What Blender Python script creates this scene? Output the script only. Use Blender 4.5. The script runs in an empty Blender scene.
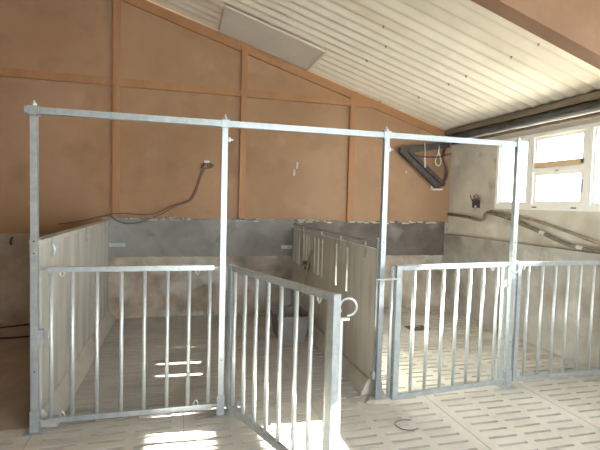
import bpy, bmesh, math, random
from mathutils import Vector, Matrix, noise
random.seed(7)
S = bpy.context.scene
C = S.collection
PI = math.pi

# ------------------------------------------------------------------ helpers
def link(name, me, mat=None, parent=None, loc=(0, 0, 0)):
    o = bpy.data.objects.new(name, me)
    C.objects.link(o)
    if mat: me.materials.append(mat)
    if parent: o.parent = parent
    o.location = loc
    return o

def obj(name, bm, mat, parent=None, loc=(0, 0, 0), smooth=False, bevel=0):
    if bevel:
        bmesh.ops.bevel(bm, geom=[e for e in bm.edges if e.is_manifold and e.calc_face_angle(0) > 0.6],
                        offset=bevel, segments=2, affect='EDGES', clamp_overlap=True)
    bmesh.ops.recalc_face_normals(bm, faces=bm.faces)
    me = bpy.data.meshes.new(name)
    bm.to_mesh(me); bm.free()
    if smooth:
        for p in me.polygons: p.use_smooth = True
    return link(name, me, mat, parent, loc)

def thing(name, label, cat, loc=(0, 0, 0), rz=0, group=None):
    o = bpy.data.objects.new(name, None)
    C.objects.link(o)
    o.empty_display_size = 0.1
    o.location = loc; o.rotation_euler = (0, 0, rz)
    return tag(o, label, cat, group)

def tag(o, label, cat, group=None):
    o['label'] = label; o['category'] = cat
    if group: o['group'] = group
    return o

def struct(o, label=None):
    o['kind'] = 'structure'
    if label: o['label'] = label
    return o

def dup(root, loc, rz, label):
    r = root.copy(); C.objects.link(r)
    r.location = loc; r.rotation_euler = (0, 0, rz); r['label'] = label
    for ch in list(root.children):
        c = ch.copy(); C.objects.link(c); c.parent = r
        for g in list(ch.children):
            d = g.copy(); C.objects.link(d); d.parent = c
    return r

def box(bm, a, b):
    (x0, y0, z0), (x1, y1, z1) = a, b
    v = [bm.verts.new(p) for p in ((x0, y0, z0), (x1, y0, z0), (x1, y1, z0), (x0, y1, z0),
                                   (x0, y0, z1), (x1, y0, z1), (x1, y1, z1), (x0, y1, z1))]
    for f in ((3, 2, 1, 0), (4, 5, 6, 7), (0, 1, 5, 4), (1, 2, 6, 5), (2, 3, 7, 6), (3, 0, 4, 7)):
        bm.faces.new([v[i] for i in f])
    return bm

def B(a, b):
    return box(bmesh.new(), a, b)

def prism(bm, pts, axis, a, b):
    """extrude the 2-D outline pts along axis ('x','y','z') from a to b"""
    def P(u, v, w):
        return {'x': (w, u, v), 'y': (u, w, v), 'z': (u, v, w)}[axis]
    lo = [bm.verts.new(P(u, v, a)) for u, v in pts]
    hi = [bm.verts.new(P(u, v, b)) for u, v in pts]
    n = len(pts)
    bm.faces.new(lo[::-1]); bm.faces.new(hi)
    for i in range(n):
        j = (i + 1) % n
        bm.faces.new((lo[i], lo[j], hi[j], hi[i]))
    return bm

def tube(bm, pts, r, n=10, closed=False):
    pts = [Vector(p) for p in pts]
    rs = r if isinstance(r, (list, tuple)) else [r] * len(pts)
    rings = []
    N = len(pts)
    prev = None
    for i, p in enumerate(pts):
        if closed:
            t = pts[(i + 1) % N] - pts[i - 1]
        else:
            t = pts[min(i + 1, N - 1)] - pts[max(i - 1, 0)]
        t.normalize()
        if prev is None:
            a = Vector((0, 0, 1)) if abs(t.z) < 0.9 else Vector((1, 0, 0))
            u = t.cross(a).normalized()
        else:
            u = (prev - t * prev.dot(t)).normalized()
        prev = u
        w = t.cross(u)
        rings.append([bm.verts.new(p + (u * math.cos(2 * PI * k / n) + w * math.sin(2 * PI * k / n)) * rs[i]) for k in range(n)])
    for i in range(N if closed else N - 1):
        A, D2 = rings[i], rings[(i + 1) % N]
        for k in range(n):
            bm.faces.new((A[k], A[(k + 1) % n], D2[(k + 1) % n], D2[k]))
    if not closed:
        bm.faces.new(rings[0][::-1]); bm.faces.new(rings[-1])
    return bm

def T(pts, r, n=10, closed=False):
    return tube(bmesh.new(), pts, r, n, closed)

def smoothpath(pts, k=6):
    """Catmull-Rom through pts"""
    P = [Vector(p) for p in pts]
    P = [P[0] * 2 - P[1]] + P + [P[-1] * 2 - P[-2]]
    out = []
    for i in range(1, len(P) - 2):
        for s in range(k):
            t = s / k
            a, b, c, d = P[i - 1], P[i], P[i + 1], P[i + 2]
            out.append(0.5 * ((2 * b) + (c - a) * t + (2 * a - 5 * b + 4 * c - d) * t * t + (3 * b - a - 3 * c + d) * t ** 3))
    out.append(P[-2])
    return out

def square_tube(bm, x0, x1, y0, y1, z0, z1, wall=0.004):
    """upright hollow square section, open at the top"""
    box(bm, (x0, y0, z0), (x1, y0 + wall, z1)); box(bm, (x0, y1 - wall, z0), (x1, y1, z1))
    box(bm, (x0, y0 + wall, z0), (x0 + wall, y1 - wall, z1)); box(bm, (x1 - wall, y0 + wall, z0), (x1, y1 - wall, z1))
    return bm

# ------------------------------------------------------------------ materials
def mat(name, stops, scale=4, rough=0.7, metal=0.0, bump=0.0, bscale=30, detail=6, stretch=(1, 1, 1), spec=0.4, extra=None):
    """stops: [(pos, rgb)] over fractal noise in object space"""
    m = bpy.data.materials.new(name); m.use_nodes = True
    nt = m.node_tree; L = nt.links; N = nt.nodes
    b = N['Principled BSDF']
    b.inputs['Roughness'].default_value = rough
    b.inputs['Metallic'].default_value = metal
    b.inputs['Specular IOR Level'].default_value = spec
    tc = N.new('ShaderNodeTexCoord'); mp = N.new('ShaderNodeMapping')
    mp.inputs['Scale'].default_value = stretch
    L.new(tc.outputs['Object'], mp.inputs['Vector'])
    nz = N.new('ShaderNodeTexNoise'); nz.inputs['Scale'].default_value = scale
    nz.inputs['Detail'].default_value = detail; nz.inputs['Roughness'].default_value = 0.62
    L.new(mp.outputs['Vector'], nz.inputs['Vector'])
    cr = N.new('ShaderNodeValToRGB'); e = cr.color_ramp.elements
    e[0].position, e[0].color = stops[0][0], (*stops[0][1], 1)
    e[1].position, e[1].color = stops[-1][0], (*stops[-1][1], 1)
    for p, c in stops[1:-1]:
        q = e.new(p); q.color = (*c, 1)
    L.new(nz.outputs['Fac'], cr.inputs['Fac'])
    col = cr.outputs['Color']
    if extra: col = extra(nt, tc, col)
    L.new(col, b.inputs['Base Color'])
    if bump:
        n2 = N.new('ShaderNodeTexNoise'); n2.inputs['Scale'].default_value = bscale; n2.inputs['Detail'].default_value = 4
        L.new(mp.outputs['Vector'], n2.inputs['Vector'])
        bp = N.new('ShaderNodeBump'); bp.inputs['Strength'].default_value = bump; bp.inputs['Distance'].default_value = 0.01
        L.new(n2.outputs['Fac'], bp.inputs['Height']); L.new(bp.outputs['Normal'], b.inputs['Normal'])
    return m

def blotch(rgb, scale, lo, hi, amount, seed=0.0, stretch=(1, 1, 1)):
    """a second layer of stains over a material"""
    def f(nt, tc, col):
        N, L = nt.nodes, nt.links
        mp = N.new('ShaderNodeMapping'); mp.inputs['Location'].default_value = (seed, seed * 1.7, seed * .6); mp.inputs['Scale'].default_value = stretch
        L.new(tc.outputs['Object'], mp.inputs['Vector'])
        nz = N.new('ShaderNodeTexNoise'); nz.inputs['Scale'].default_value = scale; nz.inputs['Detail'].default_value = 5
        L.new(mp.outputs['Vector'], nz.inputs['Vector'])
        mr = N.new('ShaderNodeMapRange'); mr.inputs[1].default_value = lo; mr.inputs[2].default_value = hi; mr.inputs[4].default_value = amount
        L.new(nz.outputs['Fac'], mr.inputs[0])
        mx = N.new('ShaderNodeMix'); mx.data_type = 'RGBA'
        L.new(mr.outputs[0], mx.inputs[0]); L.new(col, mx.inputs[6]); mx.inputs[7].default_value = (*rgb, 1)
        return mx.outputs[2]
    return f

def chain(*fs):
    def f(nt, tc, col):
        for g in fs: col = g(nt, tc, col)
        return col
    return f

def brickwork(mortar, bw, bh, amount):
    """faint block joints on a face in the xz plane"""
    def f(nt, tc, col):
        N, L = nt.nodes, nt.links
        mp = N.new('ShaderNodeMapping'); mp.inputs['Rotation'].default_value = (PI / 2, 0, 0)
        L.new(tc.outputs['Object'], mp.inputs['Vector'])
        br = N.new('ShaderNodeTexBrick')
        br.inputs['Color1'].default_value = (0, 0, 0, 1); br.inputs['Color2'].default_value = (0.25, 0.25, 0.25, 1)
        br.inputs['Mortar'].default_value = (1, 1, 1, 1); br.inputs['Scale'].default_value = 1
        br.inputs['Mortar Size'].default_value = 0.007; br.inputs['Mortar Smooth'].default_value = 0.6
        br.inputs['Brick Width'].default_value = bw; br.inputs['Row Height'].default_value = bh
        L.new(mp.outputs['Vector'], br.inputs['Vector'])
        mr = N.new('ShaderNodeMath'); mr.operation = 'MULTIPLY'; mr.inputs[1].default_value = amount
        L.new(br.outputs['Color'], mr.inputs[0])
        mx = N.new('ShaderNodeMix'); mx.data_type = 'RGBA'
        L.new(mr.outputs[0], mx.inputs[0]); L.new(col, mx.inputs[6]); mx.inputs[7].default_value = (*mortar, 1)
        return mx.outputs[2]
    return f

def soot(c, rad):
    """one smoky smudge on the window wall, round the point c = (y, z)"""
    def f(nt, tc, col):
        N, L = nt.nodes, nt.links
        mp = N.new('ShaderNodeMapping'); mp.inputs['Location'].default_value = (0, -c[0], -c[1]); mp.inputs['Scale'].default_value = (0, 1, 1)
        L.new(tc.outputs['Object'], mp.inputs['Vector'])
        ln = N.new('ShaderNodeVectorMath'); ln.operation = 'LENGTH'; L.new(mp.outputs['Vector'], ln.inputs[0])
        nz = N.new('ShaderNodeTexNoise'); nz.inputs['Scale'].default_value = 14; L.new(tc.outputs['Object'], nz.inputs['Vector'])
        ad = N.new('ShaderNodeMath'); ad.operation = 'MULTIPLY_ADD'; ad.inputs[1].default_value = .25
        L.new(nz.outputs['Fac'], ad.inputs[0]); L.new(ln.outputs['Value'], ad.inputs[2])
        mr = N.new('ShaderNodeMapRange'); mr.inputs[1].default_value = rad + .10; mr.inputs[2].default_value = .12; mr.inputs[4].default_value = .75
        L.new(ad.outputs[0], mr.inputs[0])
        mx = N.new('ShaderNodeMix'); mx.data_type = 'RGBA'
        L.new(mr.outputs[0], mx.inputs[0]); L.new(col, mx.inputs[6]); mx.inputs[7].default_value = (.10, .085, .07, 1)
        return mx.outputs[2]
    return f

M = {}
M['galv'] = mat('galvanised_steel', [(.3, (.34, .385, .405)), (.5, (.40, .445, .465)), (.7, (.47, .515, .535))], 26, .36, .55, .04, 60)
M['bright_rod'] = mat('bright_zinc_rod', [(.3, (.48, .51, .52)), (.7, (.58, .61, .62))], 20, .34, .5)
M['rust'] = mat('rusty_bolt', [(.3, (.24, .17, .11)), (.7, (.45, .40, .35))], 60, .6, .5)
M['board'] = mat('brown_board', [(.25, (.285, .165, .085)), (.5, (.34, .20, .108)), (.75, (.40, .245, .14))], 1.1, .62, 0, .04, 14,
                 extra=chain(blotch((.42, .27, .17), .55, .48, .7, .6, 3), blotch((.21, .12, .065), 2.2, .55, .78, .55, 9), blotch((.50, .36, .25), 1.6, .62, .78, .45, 27)), spec=.3)
M['batten'] = mat('brown_timber', [(.25, (.30, .155, .07)), (.6, (.40, .21, .10)), (.8, (.47, .265, .14))], 3, .6, 0, .08, 25, stretch=(1, 1, .25), spec=.3)
M['beam'] = mat('brown_beam_board', [(.25, (.165, .092, .052)), (.55, (.22, .128, .076)), (.8, (.29, .18, .115))], 1.6, .6, 0, .05, 18,
                extra=blotch((.18, .11, .07), 9, .66, .74, .6, 5), spec=.3)
M['plaster'] = mat('grey_cement_render', [(.25, (.17, .163, .152)), (.5, (.235, .225, .21)), (.75, (.31, .30, .28))], 2.2, .85, 0, .2, 30,
                   extra=chain(blotch((.34, .33, .31), 1.0, .52, .72, .6, 21), blotch((.07, .065, .06), 3.5, .6, .75, .6, 13)))
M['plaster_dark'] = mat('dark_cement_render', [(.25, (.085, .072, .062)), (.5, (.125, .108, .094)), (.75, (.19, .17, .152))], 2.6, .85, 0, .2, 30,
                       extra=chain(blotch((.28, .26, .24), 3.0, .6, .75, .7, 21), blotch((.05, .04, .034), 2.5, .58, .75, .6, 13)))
M['plaster_edge'] = mat('lime_scraps', [(.3, (.42, .40, .36)), (.7, (.60, .57, .52))], 12, .9, 0, .3, 60)
M['block'] = mat('dirty_block_wall', [(.25, (.31, .25, .195)), (.5, (.43, .36, .29)), (.75, (.55, .48, .41))], 3.0, .9, 0, .25, 30,
                 extra=chain(brickwork((.46, .43, .38), .62, .30, .55), blotch((.17, .145, .115), 2.1, .46, .66, .85, 4), blotch((.55, .54, .52), 2.3, .54, .66, .8, 17)))
M['dirtblock'] = mat('dark_dirty_wall', [(.25, (.30, .245, .19)), (.5, (.42, .355, .285)), (.75, (.55, .48, .41))], 3.2, .9, 0, .3, 25,
                     extra=blotch((.42, .38, .33), 3.0, .62, .75, .6, 6))
M['render'] = mat('pale_render', [(.25, (.55, .52, .45)), (.5, (.64, .61, .54)), (.75, (.72, .69, .62))], 2.0, .85, 0, .15, 25,
                  extra=chain(blotch((.42, .39, .33), 1.7, .5, .72, .8, 8), blotch((.28, .25, .20), 4, .58, .74, .6, 2), blotch((.80, .79, .75), 2.5, .58, .7, .6, 14), soot((2.27, 1.68), .17)))
M['ledge'] = mat('grey_ledge_wall', [(.25, (.31, .305, .285)), (.5, (.41, .40, .375)), (.75, (.50, .49, .46))], 2.6, .85, 0, .2, 28,
                 extra=chain(blotch((.25, .21, .17), 2.0, .5, .68, .8, 31), blotch((.62, .60, .56), 2.6, .57, .66, .7, 12)))
M['part'] = mat('concrete_panel', [(.25, (.37, .36, .325)), (.5, (.47, .458, .42)), (.75, (.56, .548, .51))], 2.3, .8, 0, .12, 30, stretch=(1, 2.2, .35),
                extra=chain(blotch((.33, .29, .23), 2.0, .52, .72, .7, 7, (1, 2.5, .4)), blotch((.62, .61, .58), 3.0, .6, .72, .6, 3, (1, 1.5, .6))))
M['slatpart'] = mat('slotted_panel', [(.25, (.46, .45, .405)), (.5, (.55, .54, .49)), (.75, (.63, .62, .57))], 2.6, .75, 0, .1, 30, stretch=(1, 3, .3),
                    extra=blotch((.32, .30, .25), 2.2, .56, .72, .6, 3, (1, 2.5, .4)))
M['curb'] = mat('mortar_curb', [(.25, (.40, .38, .34)), (.7, (.56, .54, .49))], 5, .9, 0, .3, 40)
M['slat'] = mat('concrete_slats', [(.25, (.44, .415, .375)), (.5, (.53, .505, .46)), (.75, (.60, .575, .53))], 2.2, .75, 0, .1, 40,
                extra=chain(blotch((.34, .30, .25), 1.5, .54, .72, .7, 5, (.5, 1.5, 1)), blotch((.27, .225, .175), 6, .62, .74, .5, 15, (.5, 1.6, 1))))
M['pit'] = mat('dark_slurry_pit', [(.3, (.018, .015, .012)), (.7, (.035, .03, .024))], 8, .9)
M['soiled'] = mat('soiled_slats', [(.25, (.35, .34, .325)), (.5, (.44, .43, .412)), (.75, (.51, .50, .48))], 2.6, .85, 0, .2, 40,
                  extra=blotch((.27, .24, .205), 2.4, .55, .72, .6, 8, (.5, 1.4, 1)))
M['earth'] = mat('dark_mucky_floor', [(.25, (.25, .20, .155)), (.5, (.33, .275, .22)), (.75, (.42, .36, .29))], 2.4, .9, 0, .3, 30)
M['muck'] = mat('trodden_muck', [(.3, (.34, .325, .305)), (.7, (.44, .425, .40))], 5, .9, 0, .3, 40)
M['roof'] = mat('cement_sheet', [(.25, (.60, .555, .455)), (.5, (.70, .65, .545)), (.75, (.76, .715, .61))], 1.6, .85, 0, .1, 30,
                extra=chain(blotch((.50, .44, .33), 1.3, .52, .75, .6, 6, (.45, 1.5, 1)), blotch((.40, .35, .26), 6, .62, .75, .4, 2, (.3, 2, 1))))
M['skylight'] = mat('frosted_sheet', [(.3, (.62, .60, .54)), (.7, (.69, .67, .61))], 2.5, .5, 0, .05, 10)
M['eave'] = mat('eave_timber', [(.3, (.15, .12, .085)), (.7, (.26, .215, .16))], 4, .8, 0, .15, 30, stretch=(4, .3, 4))
M['plate'] = mat('pale_wall_plate', [(.3, (.50, .46, .38)), (.7, (.62, .58, .50))], 4, .8, 0, .1, 30)
M['darkpipe'] = mat('dark_pipe', [(.3, (.05, .05, .05)), (.7, (.095, .093, .088))], 6, .75, spec=.2)
M['conduit'] = mat('white_conduit', [(.3, (.66, .66, .64)), (.7, (.76, .76, .74))], 10, .4)
M['browncond'] = mat('brown_conduit', [(.3, (.10, .065, .05)), (.7, (.18, .13, .10))], 8, .6)
M['lag'] = mat('lagged_pipe', [(.3, (.10, .085, .065)), (.55, (.20, .17, .13)), (.8, (.33, .29, .23))], 11, .8, 0, .4, 60)
M['lagpale'] = mat('grubby_pipe', [(.3, (.22, .17, .13)), (.7, (.40, .33, .26))], 9, .7)
M['bare'] = mat('bare_pipe_patch', [(.3, (.55, .53, .48)), (.7, (.70, .68, .62))], 9, .6)
M['pvc'] = mat('white_window_frame', [(.3, (.86, .86, .84)), (.7, (.91, .91, .89))], 6, .35)
M['tan'] = mat('tan_timber_rail', [(.3, (.60, .42, .24)), (.7, (.70, .52, .33))], 8, .6)
M['dark'] = mat('dark_plastic', [(.3, (.045, .04, .038)), (.7, (.085, .075, .07))], 12, .55)
M['blacksteel'] = mat('sooty_steel', [(.3, (.05, .042, .038)), (.7, (.115, .095, .085))], 10, .6, .3)
M['cable'] = mat('dark_cable', [(.3, (.075, .04, .04)), (.7, (.13, .08, .075))], 12, .6)
M['cream'] = mat('cream_plastic', [(.3, (.66, .62, .52)), (.7, (.76, .72, .63))], 14, .5)
M['wood'] = mat('weathered_stick', [(.3, (.20, .14, .085)), (.7, (.36, .27, .17))], 12, .8, stretch=(3, 3, .4))
M['trough'] = mat('grey_trough', [(.3, (.17, .165, .155)), (.7, (.27, .262, .25))], 5, .75, 0, .15, 30)
M['drain'] = mat('dirty_iron_drain', [(.3, (.10, .09, .075)), (.7, (.20, .18, .15))], 14, .7, .3)
M['hose'] = mat('black_hose', [(.3, (.02, .02, .02)), (.7, (.045, .042, .04))], 10, .5)

def glass():
    m = bpy.data.materials.new('window_glass'); m.use_nodes = True
    nt = m.node_tree; N, L = nt.nodes, nt.links
    N.remove(N['Principled BSDF'])
    t = N.new('ShaderNodeBsdfTransparent'); t.inputs[0].default_value = (.95, .97, .96, 1)
    g = N.new('ShaderNodeBsdfGlossy'); g.inputs['Roughness'].default_value = .05
    tc = N.new('ShaderNodeTexCoord'); nz = N.new('ShaderNodeTexNoise'); nz.inputs['Scale'].default_value = 3
    L.new(tc.outputs['Object'], nz.inputs['Vector'])
    mr = N.new('ShaderNodeMapRange'); mr.inputs[3].default_value = .03; mr.inputs[4].default_value = .08
    L.new(nz.outputs['Fac'], mr.inputs[0])
    mx = N.new('ShaderNodeMixShader'); L.new(mr.outputs[0], mx.inputs[0])
    L.new(t.outputs[0], mx.inputs[1]); L.new(g.outputs[0], mx.inputs[2])
    L.new(mx.outputs[0], N['Material Output'].inputs['Surface'])
    return m
M['glass'] = glass()

# ------------------------------------------------------------------ measured layout (metres)
X2, X3, X4 = 1.240, 2.516, 3.768        # posts along the front line y = 0 (first at x = 0)
H = 2.156                                 # overhead rail height
ZT, ZB = 1.110, 0.075                    # gate top / bottom rail
D = 2.963                                # back wall
XW, XU = 4.966, 5.05                     # low ledge wall face, upper window wall face
ZL = 1.165                               # ledge height
ZG, ZBAND = 1.341, 0.825                 # grey render top / bottom
ZP = 1.300                               # partition top
SL, ZE = -0.3111, 2.770                  # roof slope, roof height at XW
YF = -5.6                                # shed runs on behind the viewer
XL = -3.0
def roof(x): return ZE + SL * (x - XW)

# ------------------------------------------------------------------ setting
def build_floor():
    bm = bmesh.new()
    xs, slotx = [XL], []
    seams = [2.945 + k * 0.985 for k in range(-6, 3)]
    cuts = []
    for s in seams:
        cuts.append((s - .004, s + .004, 'seam'))
        for k in range(3):
            a = s + .082 + k * .293
            cuts.append((a, a + .232, 'slot'))
    cuts = [c for c in cuts if c[0] > XL + .02 and c[1] < XU - .12]
    cols = []
    x = XL
    for a, b, k in sorted(cuts):
        cols.append((x, a, 'solid')); cols.append((a, b, k)); x = b
    cols.append((x, XU, 'solid'))
    rows = []
    y = YF
    yy = YF + .06
    while yy + .03 < D - .05:
        rows.append((y, yy, False)); rows.append((yy, yy + .026, True)); y = yy + .026
        yy += .1
    rows.append((y, D, False))
    vx = [cols[0][0]] + [c[1] for c in cols]
    vy = [rows[0][0]] + [r[1] for r in rows]
    top = [[bm.verts.new((a, b, 0)) for b in vy] for a in vx]
    for i, (a, b, k) in enumerate(cols):
        for j, (c, d, s) in enumerate(rows):
            q = (top[i][j], top[i + 1][j], top[i + 1][j + 1], top[i][j + 1])
            buried = (a + b) / 2 < -.05 and (c + d) / 2 > .03          # muck covers the slats left of the pens
            if not buried and (k == 'seam' or (k == 'slot' and s)):
                mx, my = (a + b) / 2, (c + d) / 2
                packed = k == 'slot' and my > .12 and mx < 2.42      # slots trodden full of muck
                dz = -.008 if k == 'seam' else (-.0025 if packed else -.09)
                lo = [bm.verts.new((v.co.x, v.co.y, dz)) for v in q]
                f = bm.faces.new(lo); f.material_index = 2 if packed or k == 'seam' else 1
                for n in range(4):
                    if k == 'seam' and n in (0, 2): continue
                    bm.faces.new((q[n], q[(n + 1) % 4], lo[(n + 1) % 4], lo[n]))
            else:
                mx, my = (a + b) / 2, (c + d) / 2
                f = bm.faces.new(q)
                if my > .03 and mx < X3: f.material_index = 3 if mx > -.05 else 4
    me = bpy.data.meshes.new('floor'); bm.normal_update()
    bm.to_mesh(me); bm.free()
    o = link('floor', me, M['slat']); me.materials.append(M['pit']); me.materials.append(M['muck']); me.materials.append(M['soiled']); me.materials.append(M['earth'])
    return struct(o)
build_floor()

# back wall: blockwork, cement band, brown boarding above (one continuous wall with parts of its own)
back = struct(obj('wall_back', B((XL, D, -.02), (XU + .3, D + .2, ZG - .002)), M['block']))
bm = bmesh.new()                                     # boards fill the gable up to the roof
prism(bm, [(XL, ZG), (XU + .3, ZG), (XU + .3, roof(XU + .3)), (XL, roof(XL))], 'y', D + .012, D + .2)
struct(obj('boarding', bm, M['board'], back))
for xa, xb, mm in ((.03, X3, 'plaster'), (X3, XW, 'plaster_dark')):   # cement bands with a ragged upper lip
    bm = bmesh.new()
    n = 30
    for i in range(n):
        a = xa + (xb - xa) * i / n; b = xa + (xb - xa) * (i + 1) / n
        up = ZG + random.uniform(-.012, .016)
        box(bm, (a, D - .022, ZBAND + random.uniform(-.004, .004)), (b, D - .001, up))
    struct(obj('cement_band', bm, M[mm], back))
bm = bmesh.new()
for i in range(70):                                  # pale scraps of old lime along the lip
    a = random.uniform(.1, XW - .2)
    if 1.1 < a < 1.6 or 2.2 < a < 2.5: continue
    w = random.uniform(.02, .12)
    z = ZG + random.uniform(-.02, .012)
    box(bm, (a, D - .026, z - random.uniform(.004, .018)), (a + w, D - .002, z + .006))
struct(obj('lime_scraps', bm, M['plaster_edge'], back))
bm = bmesh.new()
prism(bm, [(XL, 0), (-.06, 0), (-.06, 1.10), (-1.2, 1.115), (XL, 1.12)], 'y', D - .02, D - .001)
struct(obj('dirty_render', bm, M['dirtblock'], back))
bm = bmesh.new()
box(bm, (XL, D - .012, 1.12), (-.055, D - .001, ZG + .01))
struct(obj('low_boarding', bm, M['board'], back))

# timber battens on the boarding
def batten(k, bm): return struct(obj('trim_%d' % k, bm, M['batten'], bevel=.004))
k = 1
for x in (.114, 1.756, 3.360):
    zt_ = roof(x) - .03
    batten(k, B((x - .043, D - .042, ZG + .012), (x + .043, D + .02, zt_))); k += 1
ZH = 3.085
for a, b in ((XL, .071), (.157, 1.713), (1.799, 3.317), (3.403, 3.80)):
    batten(k, B((a, D - .034, ZH - .05), (b, D + .02, ZH + .05))); k += 1
bm = bmesh.new()                                     # sloping batten under the roof sheets
o0, o1 = .03, .155
prism(bm, [(XL, roof(XL) - o1), (XW - .02, roof(XW) - o1 + .03), (XW - .02, roof(XW) - o0), (XL, roof(XL) - o0)], 'y', D - .03, D + .02)
batten(k, bm); k += 1

# right wall with its window openings
WZ0, WZ1 = 1.585, 2.50
WY1, WY0 = 1.885, -4.7
bm = bmesh.new()
box(bm, (XU, YF, -.02), (XU + .24, D + .2, WZ0))
box(bm, (XU, YF, WZ1), (XU + .24, D + .2, 2.80))
box(bm, (XU, WY1, WZ0), (XU + .24, D + .2, WZ1))
box(bm, (XU, YF, WZ0), (XU + .24, WY0, WZ1))
wr = struct(obj('wall_right', bm, M['render']))
lw = struct(obj('ledge', B((XW, -1.2, 0), (XU - .001, D - .001, ZL)), M['ledge'], wr, bevel=.008))
bm = bmesh.new()
DX0, DX1, DH = 1.5, 4.5, 2.4                          # wide doorway behind the viewer
prism(bm, [(XL, -.02), (DX0, -.02), (DX0, roof(DX0)), (XL, roof(XL))], 'y', YF - .2, YF)
prism(bm, [(DX1, -.02), (XU + .24, -.02), (XU + .24, roof(XU)), (DX1, roof(DX1))], 'y', YF - .2, YF)
prism(bm, [(DX0, DH), (DX1, DH), (DX1, roof(DX1)), (DX0, roof(DX0))], 'y', YF - .2, YF)
struct(obj('wall_front', bm, M['render']))
# left wall and the short wing walls of the open front (all out of the photograph, they shade the room)
struct(obj('wall_left', prism(bmesh.new(), [(YF, -.02), (D, -.02), (D, roof(XL)), (YF, roof(XL))], 'x', XL - .2, XL), M['board']))

# corrugated cement roof sheets, running down the slope
def build_ceiling():
    bm = bmesh.new()
    pitch, amp = .177, .0185
    ny = int((D - YF) / pitch * 8)
    xs = [XL - .1, -1.0, .5, 1.41, 2.64, 3.6, 4.4, XW - .04, XU + .28]
    lo, hi = [], []
    for x in xs:
        rl, rh = [], []
        for j in range(ny + 1):
            y = YF + (D + .1 - YF) * j / ny
            w = amp * math.cos(2 * PI * y / pitch)
            z = roof(x) + w + .02
            rl.append(bm.verts.new((x, y, z))); rh.append(bm.verts.new((x, y, z + .012)))
        lo.append(rl); hi.append(rh)
    for i in range(len(xs) - 1):
        for j in range(ny):
            bm.faces.new((lo[i][j], lo[i][j + 1], lo[i + 1][j + 1], lo[i + 1][j]))
            bm.faces.new((hi[i][j], hi[i + 1][j], hi[i + 1][j + 1], hi[i][j + 1]))
    for j in range(ny):
        bm.faces.new((lo[-1][j], lo[-1][j + 1], hi[-1][j + 1], hi[-1][j]))
        bm.faces.new((lo[0][j], hi[0][j], hi[0][j + 1], lo[0][j + 1]))
    bmesh.ops.recalc_face_normals(bm, faces=bm.faces)
    me = bpy.data.meshes.new('ceiling'); bm.to_mesh(me); bm.free()
    for p in me.polygons: p.use_smooth = True
    return struct(link('ceiling', me, M['roof']))
ceil = build_ceiling()
# lap of the next course of sheets
bm = bmesh.new()
def skew(bm, x0, x1, y0, y1, d0, d1):
    """slab under the roof slope between offsets d0 (lower) and d1 (upper) below it"""
    return prism(bm, [(x0, roof(x0) - d0), (x1, roof(x1) - d0), (x1, roof(x1) - d1), (x0, roof(x0) - d1)], 'y', y0, y1)
sp = thing('roof_panel', 'flat pale rectangular sheet let into the corrugated roof near the back wall', 'roof panel', (2.02, 2.5, roof(2.02) - .02))
def rel(o, p):                                       # parent keeping world coordinates of the mesh
    o.parent = p; o.location = -Vector(p.location)
    return o
rel(obj('sheet', skew(bmesh.new(), 1.42, 2.63, 2.10, 2.925, .016, .004), M['skylight']), sp)
bm = bmesh.new(); skew(bm, 1.40, 2.65, 2.075, 2.10, .03, .004); skew(bm, 1.395, 1.42, 2.10, 2.925, .03, .004); skew(bm, 2.63, 2.655, 2.10, 2.925, .03, .004)
rel(obj('edge_strip', bm, M['roof']), sp)
# roof bolts with washers
def bolt_proto():
    bm = bmesh.new(); tube(bm, [(0, 0, 0), (0, 0, -.010)], .011, 10); tube(bm, [(0, 0, -.010), (0, 0, -.024)], .005, 6)
    return bm
pro = None
for i, (x, y) in enumerate([(4.01, .423), (4.0, .07), (4.012, 1.48), (4.005, 1.13), (4.02, 2.19), (3.1, 1.84), (3.1, 1.3), (2.9, .95)]):
    y = round(y / .177) * .177 + .0885
    loc = (x, y, roof(x) + .001)
    if pro is None:
        pro = obj('roof_bolt', bolt_proto(), M['rust'], None, loc)
        tag(pro, 'small rusty bolt poking through the corrugated roof sheets', 'bolt', 'roof sheet bolts')
    else:
        c = pro.copy(); C.objects.link(c); c.location = loc

# deep brown beam under the roof, towards the viewer
bm = bmesh.new(); skew(bm, XL, XU, -.94, -.82, .60, -.0)
struct(obj('roof_beam', bm, M['beam'], bevel=.006), 'deep brown boarded beam under the roof, top right')

# eaves
struct(obj('eave_plate', B((XW - .075, YF, 2.70), (XU - .001, D - .04, roof(XW - .075) - .020)), M['eave']))
struct(obj('eave_board', B((XW - .02, YF, 2.615), (XU - .001, D - .002, 2.70)), M['plate']))
def run_y(z, x, r, y0, y1, wob=.004, n=40, seed=1):
    rnd = random.Random(seed)
    pts = []
    for i in range(n + 1):
        y = y0 + (y1 - y0) * i / n
        pts.append((x + rnd.uniform(-wob, wob), y, z + rnd.uniform(-wob, wob)))
    return T(smoothpath(pts, 3), r, 12)
tag(obj('eave_pipe', run_y(2.635, XW - .07, .042, YF + .2, D - .14), M['darkpipe'], smooth=True), 'thick dark pipe running under the eave above the windows', 'pipe')
tag(obj('conduit', run_y(2.588, XW - .035, .011, YF + .2, D - .15, .002, 40, 3), M['conduit'], smooth=True), 'thin white conduit running just below the dark eave pipe', 'conduit')
tag(obj('eave_cable', run_y(2.565, XW + .01, .022, YF + .2, D - .12, .003, 40, 5), M['browncond'], smooth=True), 'dark brown cable run under the white conduit above the windows', 'cable')

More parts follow.
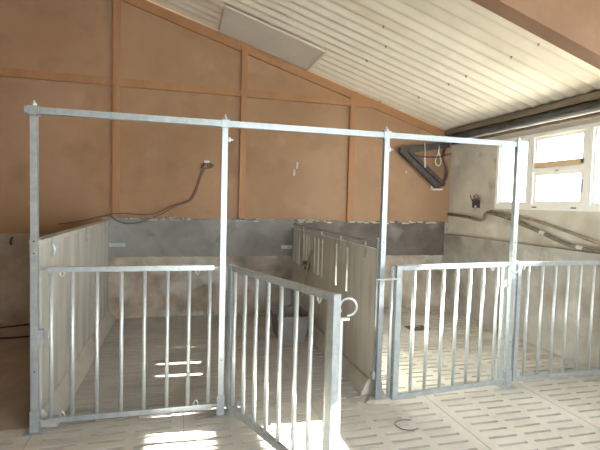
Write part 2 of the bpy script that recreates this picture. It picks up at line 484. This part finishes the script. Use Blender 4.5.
# windows
def build_window(n, ya, yb, hopper):
    """ya > yb; frame set in the right wall"""
    x0, x1 = XU - .012, XU + .075
    f = .045
    bm = bmesh.new()
    box(bm, (x0, yb, WZ0), (x1, ya, WZ0 + f + .02)); box(bm, (x0, yb, WZ1 - f), (x1, ya, WZ1))
    box(bm, (x0, ya - f, WZ0 + f + .02), (x1, ya, WZ1 - f)); box(bm, (x0, yb, WZ0 + f + .02), (x1, yb + f, WZ1 - f))
    w = struct(obj('window_%d' % n, bm, M['pvc']))
    zi0, zi1, yi0, yi1 = WZ0 + f + .02, WZ1 - f, yb + f, ya - f
    def sash(za, zb, s, xo=0):
        bm = bmesh.new()
        a, b = x0 + .016 + xo, x1 - .02 + xo
        box(bm, (a, yi0, za), (b, yi1, za + s)); box(bm, (a, yi0, zb - s), (b, yi1, zb))
        box(bm, (a, yi0, za + s), (b, yi0 + s, zb - s)); box(bm, (a, yi1 - s, za + s), (b, yi1, zb - s))
        so = obj('sash', bm, M['pvc'], w)
        xm = (a + b) / 2
        obj('pane', B((xm - .002, yi0 + s - .004, za + s - .004), (xm + .002, yi1 - s + .004, zb - s + .004)), M['glass'], so)
        return so
    if hopper:
        zm = WZ0 + .475
        obj('transom', B((x0 + .004, yi0, zm - .022), (x1, yi1, zm + .022)), M['pvc'], w)
        up = sash(zm + .022, zi1, .04)
        lo = sash(zi0, zm - .022, .045)
        obj('tan_rail', B((x0 - .006, yi0 + .03, zm + .030), (x0 + .03, yi1 - .03, zm + .088)), M['tan'], up)
        obj('stay', B((x0 - .012, yi0 + .015, zm + .04), (x0 + .012, yi0 + .03, zm + .085)), M['dark'], up)
        obj('catch', B((x0 - .006, (yi0 + yi1) / 2 - .02, zm - .03), (x0 + .012, (yi0 + yi1) / 2 + .02, zm - .012)), M['galv'], w)
        obj('hinge', T([(x0 + .004, yi0 + .012, WZ0 + .2), (x0 + .004, yi0 + .012, WZ0 + .34)], .007), M['galv'], lo)
        for y in (yi1 - .05, yi0 + .10):
            obj('drain_slot', B((x0 - .003, y - .035, WZ0 + .026), (x0 + .004, y + .035, WZ0 + .04)), M['dark'], w)
    else:
        sash(zi0, zi1, .03)
    return w
build_window(1, WY1, 1.275, False)
build_window(2, 1.272, .472, True)
build_window(3, .469, -.35, False)
build_window(4, -.353, -1.15, True)
build_window(5, -1.153, -1.95, False)
build_window(6, -1.953, -2.85, True)
build_window(7, -2.853, -3.75, False)
build_window(8, -3.753, WY0, True)

# ------------------------------------------------------------------ posts and overhead rail
P = .0205
def make_post():
    t = thing('gate_post', 'square galvanised post at the far left end of the row, beside the pale concrete partition', 'post', (0, 0, 0), 0, 'galvanised gate posts')
    sh = obj('shaft', square_tube(bmesh.new(), -P, P, -P, P, 0.0, H - .03), M['galv'], t)
    sl = obj('foot_sleeve', square_tube(bmesh.new(), -P - .007, P + .007, -P - .007, P + .007, 0, .155, .006), M['galv'], t)
    bm = bmesh.new(); box(bm, (-.065, -.055, 0), (.065, .055, .006))
    obj('base_plate', bm, M['galv'], sl)
    bm = bmesh.new()
    box(bm, (-.031, -.031, H - .028), (.031, -.023, H + .028)); box(bm, (-.031, .023, H - .028), (.031, .031, H + .028))
    box(bm, (-.031, -.031, H + .024), (.031, .031, H + .030)); box(bm, (-.031, -.031, H - .030), (.031, .031, H - .025))
    cl = obj('rail_clamp', bm, M['galv'], t)
    bm = bmesh.new(); tube(bm, [(0, 0, H + .030), (0, 0, H + .048)], .017, 6); tube(bm, [(0, 0, H + .048), (0, 0, H + .07)], [.011, .005], 8)
    obj('cap_nut', bm, M['bright_rod'], cl)
    for z in (.42, 1.22, 1.30):
        obj('bolt_hole', T([(0, -P - .0015, z), (0, -P + .001, z)], .0055, 8), M['dark'], sh)
    return t
post = make_post()
p2 = dup(post, (X2, 0, 0), 0, 'square galvanised post standing between the closed left gate and the gate swung open')
p3 = dup(post, (X3, 0, 0), 0, 'square galvanised post at the front end of the slotted partition')
p4 = dup(post, (X4, 0, 0), 0, 'square galvanised post furthest right, in front of the bright windows')

for q, z in ((p2, 2.045), (p3, 2.045), (p4, 2.05)):
    bm = bmesh.new(); tube(bm, [(P, 0, z), (P + .042, 0, z)], .0065, 8); tube(bm, [(P + .012, 0, z - .016), (P + .012, 0, z + .016)], .009, 8)
    obj('wing_bolt', bm, M['bright_rod'], q)
rail = thing('overhead_rail', 'long square galvanised rail across the tops of the posts', 'rail', (X4 / 2, 0, H))
rel(obj('bar', B((-.045, -.0215, H - .0215), (X4 + .06, .0215, H + .0215)), M['galv'], bevel=.004), rail)
for a, b in ((-.052, -.045), (X4 + .06, X4 + .067)):
    rel(obj('end_cap', B((a, -.0225, H - .0225), (b, .0225, H + .0225)), M['galv']), rail)
rail.rotation_euler = (0, .0016, 0)

# ------------------------------------------------------------------ gates
BAR = {}
def bar_mesh():
    if 'm' not in BAR:
        bm = T([(0, 0, ZB + .012), (0, 0, ZT - .012)], .014, 12)
        bmesh.ops.recalc_face_normals(bm, faces=bm.faces)
        me = bpy.data.meshes.new('bar'); bm.to_mesh(me); bm.free()
        for p in me.polygons: p.use_smooth = len(p.vertices) == 4
        me.materials.append(M['bright_rod']); BAR['m'] = me
    return BAR['m']
def lug_bm(x, z, down):
    s = -1 if down else 1
    bm = bmesh.new()
    tube(bm, [(x - .017, 0, z - s * .004), (x - .010, 0, z + s * .022), (x, 0, z + s * .034), (x + .010, 0, z + s * .022), (x + .017, 0, z - s * .004)], .0048, 8)
    return bm
def make_gate(label, loc, rz, x0, x1, bars, lugs_top, lugs_bot, stiles=()):
    """gate leaf along +x from its hinge; stiles: [(x centre, width)] of square stiles"""
    t = thing('gate', label, 'gate', loc, rz, 'barred galvanised pen gates')
    h = .0185
    obj('top_rail', B((x0, -h, ZT - h), (x1, h, ZT + h)), M['galv'], t, bevel=.005)
    obj('bottom_rail', B((x0, -h, ZB - h), (x1, h, ZB + h)), M['galv'], t, bevel=.005)
    for x, w, ztop in stiles:
        obj('stile', B((x - w / 2, -w / 2, ZB - .0185), (x + w / 2, w / 2, ztop)), M['galv'], t, bevel=.005)
    for x in bars:
        link('bar', bar_mesh(), None, t, (x, 0, 0))
    for x in lugs_top: obj('lug', lug_bm(x, ZT - h, True), M['bright_rod'], t)
    for x in lugs_bot: obj('lug', lug_bm(x, ZB + h, False), M['bright_rod'], t)
    return t
def ring(c, r, rod, plane, part=1.0, a0=0, ry=None):
    pts = []
    n = 28
    ry = ry or r
    for i in range(n + (0 if part == 1 else 1)):
        a = a0 + 2 * PI * part * i / n
        u, v = r * math.cos(a), ry * math.sin(a)
        pts.append((c[0] + u, c[1], c[2] + v) if plane == 'xz' else (c[0], c[1] + u, c[2] + v))
    return T(pts, rod, 8, part == 1.0)

g1 = make_gate('closed barred galvanised gate at the left, in front of the dim pen', (0, 0, 0), 0, .075, X2 - .062,
               [.098, .229, .384, .543, .695, .852, 1.002, 1.150], [.165, 1.06], [.165, 1.06])
obj('hinge_pin', T([(P, 0, ZT), (.08, 0, ZT)], .008, 8), M['galv'], g1)
obj('hinge_pin', T([(P, 0, ZB), (.08, 0, ZB)], .008, 8), M['galv'], g1)
obj('latch_pin', T([(X2 - .065, 0, ZT), (X2 - P, 0, ZT)], .008, 8), M['galv'], g1)
obj('latch_pin', T([(X2 - .065, 0, ZB), (X2 - P, 0, ZB)], .008, 8), M['galv'], g1)
bm = bmesh.new(); box(bm, (P, -.012, .60), (.055, .012, .70)); tube(bm, [(.05, -.02, .67), (.085, -.02, .70), (.085, -.02, .65)], .007, 8)
obj('catch_plate', bm, M['galv'], g1)

a2 = math.atan2(-1.10, .42)
L2 = 1.165
g2 = make_gate('barred galvanised gate swung open towards the viewer, with a bent ring at its free end', (X2 + .068, -.03, 0), a2, .0, L2,
               [.20, .355, .507, .659, .821, .967, 1.119], [L2 - .13], [], [(.0, .045, ZT + .02), (L2, .048, ZT + .021)])
link('bar', bar_mesh(), None, g2, (.048, 0, 0))
obj('hinge_ring', ring((-.03, .0, ZT - .02), .026, .006, 'xz', 1.0, 0, .04), M['bright_rod'], g2)
bm = bmesh.new(); tube(bm, [(-.036, 0, .17), (-.036, 0, .25)], .009, 8); tube(bm, [(-.06, 0, .215), (-.02, 0, .215)], .008, 8)
obj('hinge_eye', bm, M['galv'], g2)
# bent rod ring on the free end: built square to the gate, standing out past the end stile
ca, sa = math.cos(a2), math.sin(a2)
bm = ring((0, 0, 0), .047, .0065, 'xz', .86, -PI / 2 - .1)
hook = obj('latch_ring', bm, M['bright_rod'], g2, (L2 + .006, .092, ZT - .06))
hook.rotation_euler = (0, 0, -a2 - .1)
bm = bmesh.new(); tube(bm, [(L2 - .03, .03, ZT - .125), (L2 + .01, .10, ZT - .125)], .010, 8)
tube(bm, [(L2, .05, ZB), (L2, .05, ZT - .13)], .011, 10)
obj('latch_rod', bm, M['bright_rod'], g2)

# gate 3 is hinged on the furthest right post and stands slightly ajar
hx = X4 - .06
L3 = hx - 2.585
a3 = math.atan2(-.115, -L3)
g3 = make_gate('barred galvanised gate standing slightly ajar between the two right posts', (hx, -.02, 0), a3, 0.0, L3,
               [.967, .83, .683, .545, .41, .27, .115], [.17], [.17],
               [(L3 - .004, .05, ZT + .018), (.036, .036, ZT + .018)])
link('bar', bar_mesh(), None, g3, (L3 + .05, 0, 0))
obj('latch_loop', ring((L3 + .035, -.01, ZT - .045), .018, .006, 'xz', 1.0, 0, .05), M['bright_rod'], g3)
obj('latch_bolt', T([(L3 + .20, .015, ZT - .085), (L3 - .01, .03, ZT - .085)], .0065, 8), M['bright_rod'], g3)
obj('hinge_eye', T([(-.035, 0, .15), (.0, 0, .15)], .008, 8), M['galv'], g3)
bm = bmesh.new(); tube(bm, [(L3 + .05, -.01, .20), (L3 + .05, -.01, .30)], .008, 8); tube(bm, [(L3 + .02, -.01, .25), (L3 + .12, .02, .25)], .007, 8)
obj('catch_plate', bm, M['galv'], g3)

g4 = make_gate('barred galvanised gate at the far right, running out past the low grey wall', (X4, 0, 0), 0, .065, XW - X4 - .05,
               [.175, .327, .470, .611, .754, .906, 1.04], [.12, 1.06], [.12, 1.06], [(.068, .04, ZT + .02), (XW - X4 - .06, .04, ZT + .02)])
obj('hinge_ring', ring((.0, -.045, ZT - .02), .035, .006, 'xz', 1.0, 0, .05), M['bright_rod'], g4)
obj('hinge_pin', T([(P, 0, .15), (.07, 0, .15)], .008, 8), M['galv'], g4)

# ------------------------------------------------------------------ partitions
lp = thing('partition', 'solid pale concrete partition running back from the far left post', 'partition', (0, 1.5, 0), 0, 'pen partitions')
rel(obj('panel', B((-.045, .045, 0), (.03, D - .025, ZP - .025)), M['part'], bevel=.006), lp)
rel(obj('coping', B((-.05, .04, ZP - .025), (.035, D - .025, ZP + .004)), M['curb'], bevel=.005), lp)
bm = bmesh.new(); prism(bm, [(.028, 0), (.125, 0), (.115, .02), (.036, .13), (.028, .13)], 'y', .045, D - .025)
rel(obj('curb', bm, M['curb']), lp)
for y in (.27, 1.50, 2.60):
    bm = bmesh.new(); box(bm, (.034, y - .012, ZP - .05), (.042, y + .012, ZP + .004)); tube(bm, [(.046, y, ZP - .05), (.056, y, ZP - .085), (.048, y, ZP - .115), (.04, y + .01, ZP - .135)], .007, 8)
    rel(obj('strap', bm, M['galv']), lp)

sp2 = thing('partition', 'grey partition with narrow upright slots and a raised metal top rail', 'partition', (X3, 1.5, 0), 0, 'pen partitions')
ys = [.74, 1.05, 1.53, 1.68, 1.84, 2.08, 2.20, 2.32, 2.56, 2.70, 2.84]
SW, zs0, zs1, zt_ = .046, .755, 1.185, 1.232
t0, t1 = X3 - .016, X3 + .016
bm = bmesh.new()
yend = D - .025
box(bm, (t0, .05, 0), (t1, yend, zs0)); box(bm, (t0, .05, zs1), (t1, yend, zt_))
y = .05
for c in ys:
    w = SW if c < 1.2 else .042
    box(bm, (t0, y, zs0), (t1, c - w / 2, zs1)); y = c + w / 2
box(bm, (t0, y, zs0), (t1, yend, zs1))
rel(obj('panel', bm, M['slatpart']), sp2)
rel(obj('top_rail', T([(X3, .04, ZP - .012), (X3, yend, ZP - .012)], .0125, 10), M['galv']), sp2)
for y in (.30, .93, 1.56, 2.35):
    bm = bmesh.new(); box(bm, (t0 - .008, y - .011, 1.14), (t0, y + .011, ZP - .02)); tube(bm, [(t0 - .014, y, 1.15), (t0, y, 1.15)], .012, 8)
    rel(obj('strap', bm, M['galv']), sp2)
bm = bmesh.new(); box(bm, (X3 - .028, .034, .03), (X3 + .02, .05, ZP + .03))
rel(obj('end_channel', bm, M['galv']), sp2)
bm = bmesh.new(); prism(bm, [(t0 + .001, 0), (t0 - .085, 0), (t0 - .078, .02), (t0 - .028, .13), (t0 + .001, .13)], 'y', .10, yend)
rel(obj('curb', bm, M['curb']), sp2)
bm = bmesh.new(); prism(bm, [(t1 - .001, 0), (t1 + .09, 0), (t1 + .02, .11), (t1 - .001, .11)], 'y', .052, yend)
rel(obj('curb', bm, M['curb']), sp2)
bm = bmesh.new(); box(bm, (X3 - .06, -.012, .19), (X3 - P - .008, .03, .225)); tube(bm, [(X3 - .05, -.02, .18), (X3 - .05, -.02, .25)], .009, 8)
rel(obj('foot_clamp', bm, M['galv']), sp2)
# mortar lump packed round that post's foot
bm = bmesh.new()
r0 = [(-.115, -.04), (-.06, -.085), (.03, -.095), (.12, -.07), (.165, -.02), (.13, .04), (.0, .05), (-.09, .03)]
a = [bm.verts.new((X3 + x, y, 0.0005)) for x, y in r0]; b = [bm.verts.new((X3 + x * .7, y * .7, .022 + random.uniform(-.006, .006))) for x, y in r0]
for i in range(8): bm.faces.new((a[i], a[(i + 1) % 8], b[(i + 1) % 8], b[i]))
bm.faces.new(b); bm.faces.new(a[::-1])
mp_ = obj('mortar_pad', bm, M['curb'])
mp_.parent = p3; mp_.location = (-X3, 0, 0)

# ------------------------------------------------------------------ pen furniture and fittings
tr = thing('feed_trough', 'grey feed trough on the floor against the slotted partition', 'trough', (2.19, 1.80, 0))
bm = bmesh.new()
x0, x1, y0, y1, h, w = -.19, .19, -.26, .26, .30, .022
def ringv(sx, sy, z): return [bm.verts.new(p) for p in ((x0 + sx, y0 + sy, z), (x1 - sx, y0 + sy, z), (x1 - sx, y1 - sy, z), (x0 + sx, y1 - sy, z))]
R = [ringv(.05, .05, 0), ringv(0, 0, h), ringv(w, w, h), ringv(.075, .075, .05)]
bm.faces.new(R[0][::-1]); bm.faces.new(R[3])
for i in range(3):
    for j in range(4): bm.faces.new((R[i][j], R[i][(j + 1) % 4], R[i + 1][(j + 1) % 4], R[i + 1][j]))
obj('bowl', bm, M['trough'], tr, bevel=.006)
bm = bmesh.new(); box(bm, (x0 - .01, y0 - .01, h - .02), (x1 + .01, y0, h + .008)); box(bm, (x0 - .01, y1, h - .02), (x1 + .01, y1 + .01, h + .008))
box(bm, (x0 - .01, y0, h - .02), (x0, y1, h + .008)); box(bm, (x1, y0, h - .02), (x1 + .01, y1, h + .008))
obj('rim', bm, M['trough'], tr)

st = thing('stick', 'brown stick leaning from the trough up to the slotted partition', 'stick', (2.29, 1.96, .075))
a, b = Vector((2.275, 1.98, .072)), Vector((2.484, 1.915, 1.03))
rel(obj('shaft', T([a.lerp(b, i / 6) + Vector((0, .004 * math.sin(i * 1.3), 0)) for i in range(7)], [.012, .013, .013, .014, .015, .018, .016], 8), M['wood'], smooth=True), st)
dk = thing('drinker', 'dark drinker bracket on the slotted partition behind the leaning stick', 'drinker', (t0, 2.06, .80))
bm = bmesh.new(); box(bm, (t0 - .05, 2.01, .79), (t0, 2.17, .86)); prism(bm, [(2.02, .79), (2.16, .79), (2.09, .74)], 'x', t0 - .045, t0 - .002)
rel(obj('bracket', bm, M['blacksteel'], bevel=.006), dk)
rel(obj('nipple', T([(t0 - .05, 2.06, .82), (t0 - .10, 2.03, .80)], [.014, .010], 8), M['galv']), dk)

def wall_strap(x0, x1, z, label):
    t = thing('wall_strap', label, 'bracket', ((x0 + x1) / 2, D - .03, z), 0, 'metal straps on the back wall')
    rel(obj('plate', B((x0, D - .036, z - .024), (x1, D - .022, z + .024)), M['galv'], bevel=.003), t)
    for x in (x0 + .06, x1 - .03): rel(obj('bolt', T([(x, D - .036, z), (x, D - .05, z)], .011, 6), M['bright_rod']), t)
wall_strap(.036, .235, .985, 'short metal strap bolted to the back wall beside the pale left partition')
wall_strap(2.33, t0 - .002, .955, 'short metal strap on the back wall at the end of the slotted partition')

# torn socket and its cables
so = thing('cable_outlet', 'broken cable outlet high on the brown boarding with loose wires', 'outlet', (1.262, D, 2.09))
bm = bmesh.new()
box(bm, (1.235, D - .018, 2.085), (1.305, D + .012, 2.135)); tube(bm, [(1.25, D - .02, 2.05), (1.25, D - .004, 2.05)], .02, 10)
rel(obj('backplate', bm, M['cream'], bevel=.004), so)
bm = bmesh.new()
for i in range(5):
    a = Vector((1.24 + .015 * i, D - .02, 2.10)); tube(bm, smoothpath([a, a + Vector((-.03 + .02 * i, -.02, -.02)), a + Vector((-.05 + .015 * i, -.012, -.07))], 4), .006, 6)
rel(obj('loose_wire', bm, M['cable']), so)
cab = [((1.235, 2.06), (1.18, 1.938), (1.12, 1.75), (1.06, 1.62), (1.00, 1.575), (.86, 1.53), (.72, 1.46), (.60, 1.40), (.45, 1.385), (.25, 1.40), (.05, 1.385), (-.03, 1.36), (-.35, 1.28), (-.56, 1.25)),
       ((1.25, 2.04), (1.195, 1.92), (1.14, 1.74), (1.07, 1.60), (.98, 1.55), (.85, 1.50), (.72, 1.42), (.60, 1.36), (.42, 1.285), (.25, 1.265), (.12, 1.31), (.04, 1.38))]
lab = ['thin dark cable from the broken outlet running left past the pale partition',
       'thin dark cable from the broken outlet hanging in a loop over the grey band']
for c, l in zip(cab, lab):
    pts = smoothpath([(x, D - .045 - (.012 if -.1 < x < .3 else 0), z) for x, z in c], 5)
    tag(obj('cable', T(pts, .0055, 8), M['cable'], smooth=True), l, 'cable', 'cables on the back wall')

# sooty folding bracket in the back right corner
fb = thing('folding_bracket', 'sooty dark folding steel bracket on the brown wall in the right corner', 'bracket', (4.15, D - .1, 2.40))
def strut(bm, p, q, w, d):
    p, q = Vector(p), Vector(q); t = (q - p).normalized(); n = Vector((0, -1, 0)); u = t.cross(n).normalized()
    v = []
    for e in (p, q):
        for s, r in ((-1, 0), (1, 0), (1, 1), (-1, 1)): v.append(bm.verts.new(e + u * w * s / 2 + n * d * r))
    for f in ((3, 2, 1, 0), (4, 5, 6, 7), (0, 1, 5, 4), (1, 2, 6, 5), (2, 3, 7, 6), (3, 0, 4, 7)): bm.faces.new([v[i] for i in f])
yb = D - .045
bm = bmesh.new(); strut(bm, (4.12, yb, 2.415), (4.95, yb, 2.56), .10, .05); rel(obj('upper_arm', bm, M['blacksteel'], bevel=.004), fb)
bm = bmesh.new()
strut(bm, (4.12, yb - .005, 2.43), (4.77, yb - .005, 1.90), .065, .055); strut(bm, (4.25, yb - .005, 2.43), (4.89, yb - .005, 1.93), .055, .055)
strut(bm, (4.15, yb, 2.43), (4.85, yb, 1.90), .12, .02)
rel(obj('lower_arm', bm, M['blacksteel'], bevel=.003), fb)
bm = bmesh.new()
for i in range(4):
    p = Vector((4.22, yb - .059, 2.36)).lerp(Vector((4.76, yb - .059, 1.955)), (i + .3) / 4)
    rel(obj('rivet', T([p, p + Vector((0, -.012, 0))], .010, 8), M['blacksteel']), fb)
bm = bmesh.new()
bm = bmesh.new(); box(bm, (4.69, yb - .05, 1.845), (4.86, yb + .04, 1.87)); tube(bm, smoothpath([(4.66, yb - .05, 1.90), (4.67, yb - .055, 1.86), (4.72, yb - .055, 1.845)], 4), .011, 8)
rel(obj('wall_clip', bm, M['cream']), fb)
bm = bmesh.new(); tube(bm, smoothpath([(4.86, yb - .03, 1.96), (4.93, yb - .03, 2.05), (4.93, yb - .03, 2.2), (4.86, yb - .02, 2.36), (4.90, yb, 2.5)], 5), .02, 8)
rel(obj('flex_lead', bm, M['browncond'], smooth=True), fb)
bm = T(smoothpath([(4.50, yb - .075, 2.55), (4.515, yb - .075, 2.40), (4.51, yb - .075, 2.30), (4.525, yb - .075, 2.18)], 5), [.007] * 8 + [.014] * 8, 8)
tag(obj('cord', bm, M['cream'], smooth=True), 'pale cord hanging straight down in front of the dark folding bracket', 'cord', 'pale cords by the bracket')
pts = [(4.765, yb - .04, 2.56), (4.765, yb - .04, 2.44), (4.74, yb - .04, 2.37), (4.715, yb - .04, 2.30), (4.735, yb - .04, 2.235), (4.785, yb - .04, 2.225), (4.815, yb - .04, 2.28), (4.795, yb - .04, 2.36), (4.77, yb - .04, 2.43), (4.768, yb - .045, 2.52)]
tag(obj('cord', T(smoothpath(pts, 5), .0105, 8), M['cream'], smooth=True), 'pale cord tied in a hanging loop to the right of the bracket', 'cord', 'pale cords by the bracket')
tag(obj('light_cable', T(smoothpath([(4.30, yb - .075, 2.36), (4.55, yb - .10, 2.34), (4.8, yb - .075, 2.36), (4.98, yb - .06, 2.42)], 6), .008, 8), M['cable'], smooth=True), 'thin dark cable sagging behind the looped pale cord to the corner', 'cable')
nb = obj('nail', T([(4.26, D + .01, 2.10), (4.26, D - .04, 2.105)], .011, 8), M['cream']); tag(nb, 'pale nail head below the folding bracket', 'nail')
for i, (x, z, l) in enumerate(((2.54, 2.13, 'pale scrap of tape on the boarding, the upper of two near the middle'), (2.50, 2.03, 'pale scrap of tape on the boarding, the lower of two near the middle'))):
    bm = bmesh.new(); prism(bm, [(x - .012, z - .05), (x + .014, z - .045), (x + .02, z + .04), (x - .005, z + .05)], 'y', D + .004, D + .014)
    tag(obj('tape_scrap', bm, M['plaster_edge']), l, 'tape', 'scraps on the boarding')
tag(obj('wall_hook', T(smoothpath([(-1.08, D - .005, 1.07), (-1.08, D - .06, 1.06), (-1.08, D - .08, 1.02), (-1.08, D - .05, .99)], 4), .014, 8), M['blacksteel']), 'dark hook on the dirty wall at the far left', 'hook')
pts = smoothpath([(-1.7, 2.72, .02), (-1.3, 2.60, .03), (-1.0, 2.72, .02), (-.75, 2.78, .02), (-.55, 2.6, .02), (-.62, 2.3, .02), (-.9, 2.22, .02), (-1.25, 2.28, .02), (-1.6, 2.2, .02)], 6)
tag(obj('hose', T(pts, .010, 10), M['hose'], smooth=True), 'black hose lying in a loop on the floor at the far left', 'hose')

# pipes along the window wall
pts = smoothpath([(XU - .03, D - .03, 1.475), (XU - .05, 2.75, 1.47), (XU - .05, 2.42, 1.452), (XU - .05, 2.15, 1.42), (XU - .05, 2.06, 1.43), (XU - .05, 2.02, 1.50), (XU - .05, 1.93, 1.525),
                  (XU - .05, 1.6, 1.475), (XU - .05, 1.08, 1.345), (XU - .05, .64, 1.225), (XU - .06, .30, 1.19), (XU - .04, -.2, 1.188), (XU - .04, -1.1, 1.188)], 5)
tag(obj('water_pipe', T(pts, .022, 10), M['lag'], smooth=True), 'dark lagged pipe with a kink sloping down along the window wall', 'pipe', 'pipes on the window wall')
pts = smoothpath([(XU - .022, 1.95, 1.55), (XU - .022, 1.59, 1.525), (XU - .022, 1.0, 1.43), (XU - .022, .59, 1.345), (XU - .022, .2, 1.262), (XU - .022, -.5, 1.245)], 6)
tag(obj('water_pipe', T(pts, .017, 10), M['lagpale'], smooth=True), 'slimmer brown pipe just above the lagged one on the window wall', 'pipe', 'pipes on the window wall')
for a, b in (((XU - .052, 1.02, 1.328), (XU - .052, .95, 1.310)), ((XU - .054, .50, 1.205), (XU - .056, .42, 1.20))):
    sl_ = obj('pipe_sleeve', T([a, b], .026, 10), M['bare']); sl_.parent = bpy.data.objects['water_pipe']; sl_['label'] = 'pale bare sleeve'
ob = thing('junction_box', 'small burnt dark junction box with wire ends on the window wall below the corner', 'junction box', (XU, 2.28, 1.64))
rel(obj('case', B((XU - .035, 2.21, 1.59), (XU, 2.34, 1.70)), M['dark'], bevel=.006), ob)
bm = bmesh.new()
for i in range(6):
    a = Vector((XU - .03, 2.23 + .016 * i, 1.66)); tube(bm, smoothpath([a, a + Vector((-.02, (i - 2.5) * .012, .05)), a + Vector((-.006, (i - 2.5) * .03, .06 + .05 * (i % 2)))], 4), .006, 6)
rel(obj('wire_end', bm, M['cable']), ob)
rel(obj('cap', T([(XU - .035, 2.25, 1.61), (XU - .05, 2.25, 1.605)], .014, 8), M['cream']), ob)

# drain cover and a curl of wire on the slats
dr = thing('drain_cover', 'dark square drain cover in the floor of the right pen', 'drain', (3.93, 1.86, 0))
obj('plate', B((-.13, -.10, .0005), (.13, .10, .010)), M['drain'], dr, bevel=.004)
obj('grip', T([(-.04, 0, .012), (-.03, 0, .028), (.03, 0, .028), (.04, 0, .012)], .006, 8), M['galv'], dr)
pts = smoothpath([(2.61, -.40, .012), (2.52, -.39, .014), (2.46, -.43, .012), (2.475, -.50, .010), (2.53, -.535, .012), (2.60, -.52, .010)], 6)
tag(obj('wire_curl', T(pts, .0042, 8), M['cable'], smooth=True), 'dark curl of wire lying on the slats in front of the slotted partition', 'wire')

# unseen block added outside to keep the sun off the end window
struct(obj('sun_blocker', B((8, 1.17, -.02), (10, 2.6, 5.0)), M['render']))
struct(obj('yard', B((XU + .24, -8, -.06), (16, 10, -.02)), M['slat']))

# ------------------------------------------------------------------ light
W = bpy.data.worlds.new('World'); S.world = W; W.use_nodes = True
bg = W.node_tree.nodes['Background']
bg.inputs[0].default_value = (.86, .93, 1.0, 1); bg.inputs[1].default_value = 10.0
sun = bpy.data.lights.new('sun', 'SUN'); sun.energy = 80; sun.angle = .012; sun.color = (1.0, .95, .86)
so_ = bpy.data.objects.new('sun', sun); C.objects.link(so_)
so_.rotation_euler = Vector((-1, .06, -.553)).to_track_quat('-Z', 'Y').to_euler()
so_.location = (8, 0, 6)

# ------------------------------------------------------------------ camera
cam = bpy.data.cameras.new('camera'); co = bpy.data.objects.new('camera', cam); C.objects.link(co)
cam.sensor_fit = 'HORIZONTAL'; cam.sensor_width = 36; cam.lens = 448.84 / 600 * 36; cam.clip_start = .05
yaw, pit, rol = .2591, -.0510, .0262
f = Vector((math.sin(yaw) * math.cos(pit), math.cos(yaw) * math.cos(pit), math.sin(pit)))
r = Vector((math.cos(yaw), -math.sin(yaw), 0)); u = r.cross(f)
r2 = r * math.cos(rol) + u * math.sin(rol); u2 = -r * math.sin(rol) + u * math.cos(rol)
m = Matrix((r2, u2, -f)).transposed().to_4x4(); m.translation = (.9403, -3.3247, 1.6051)
co.matrix_world = m
S.camera = co

S.view_settings.view_transform = 'Standard'; S.view_settings.look = 'None'
S.view_settings.gamma = 1; S.view_settings.use_curve_mapping = False
S.view_settings.exposure = 0.4
S.cycles.use_denoising = True
S.cycles.max_bounces = 10; S.cycles.diffuse_bounces = 6; S.cycles.transparent_max_bounces = 12
S.cycles.sample_clamp_indirect = 10
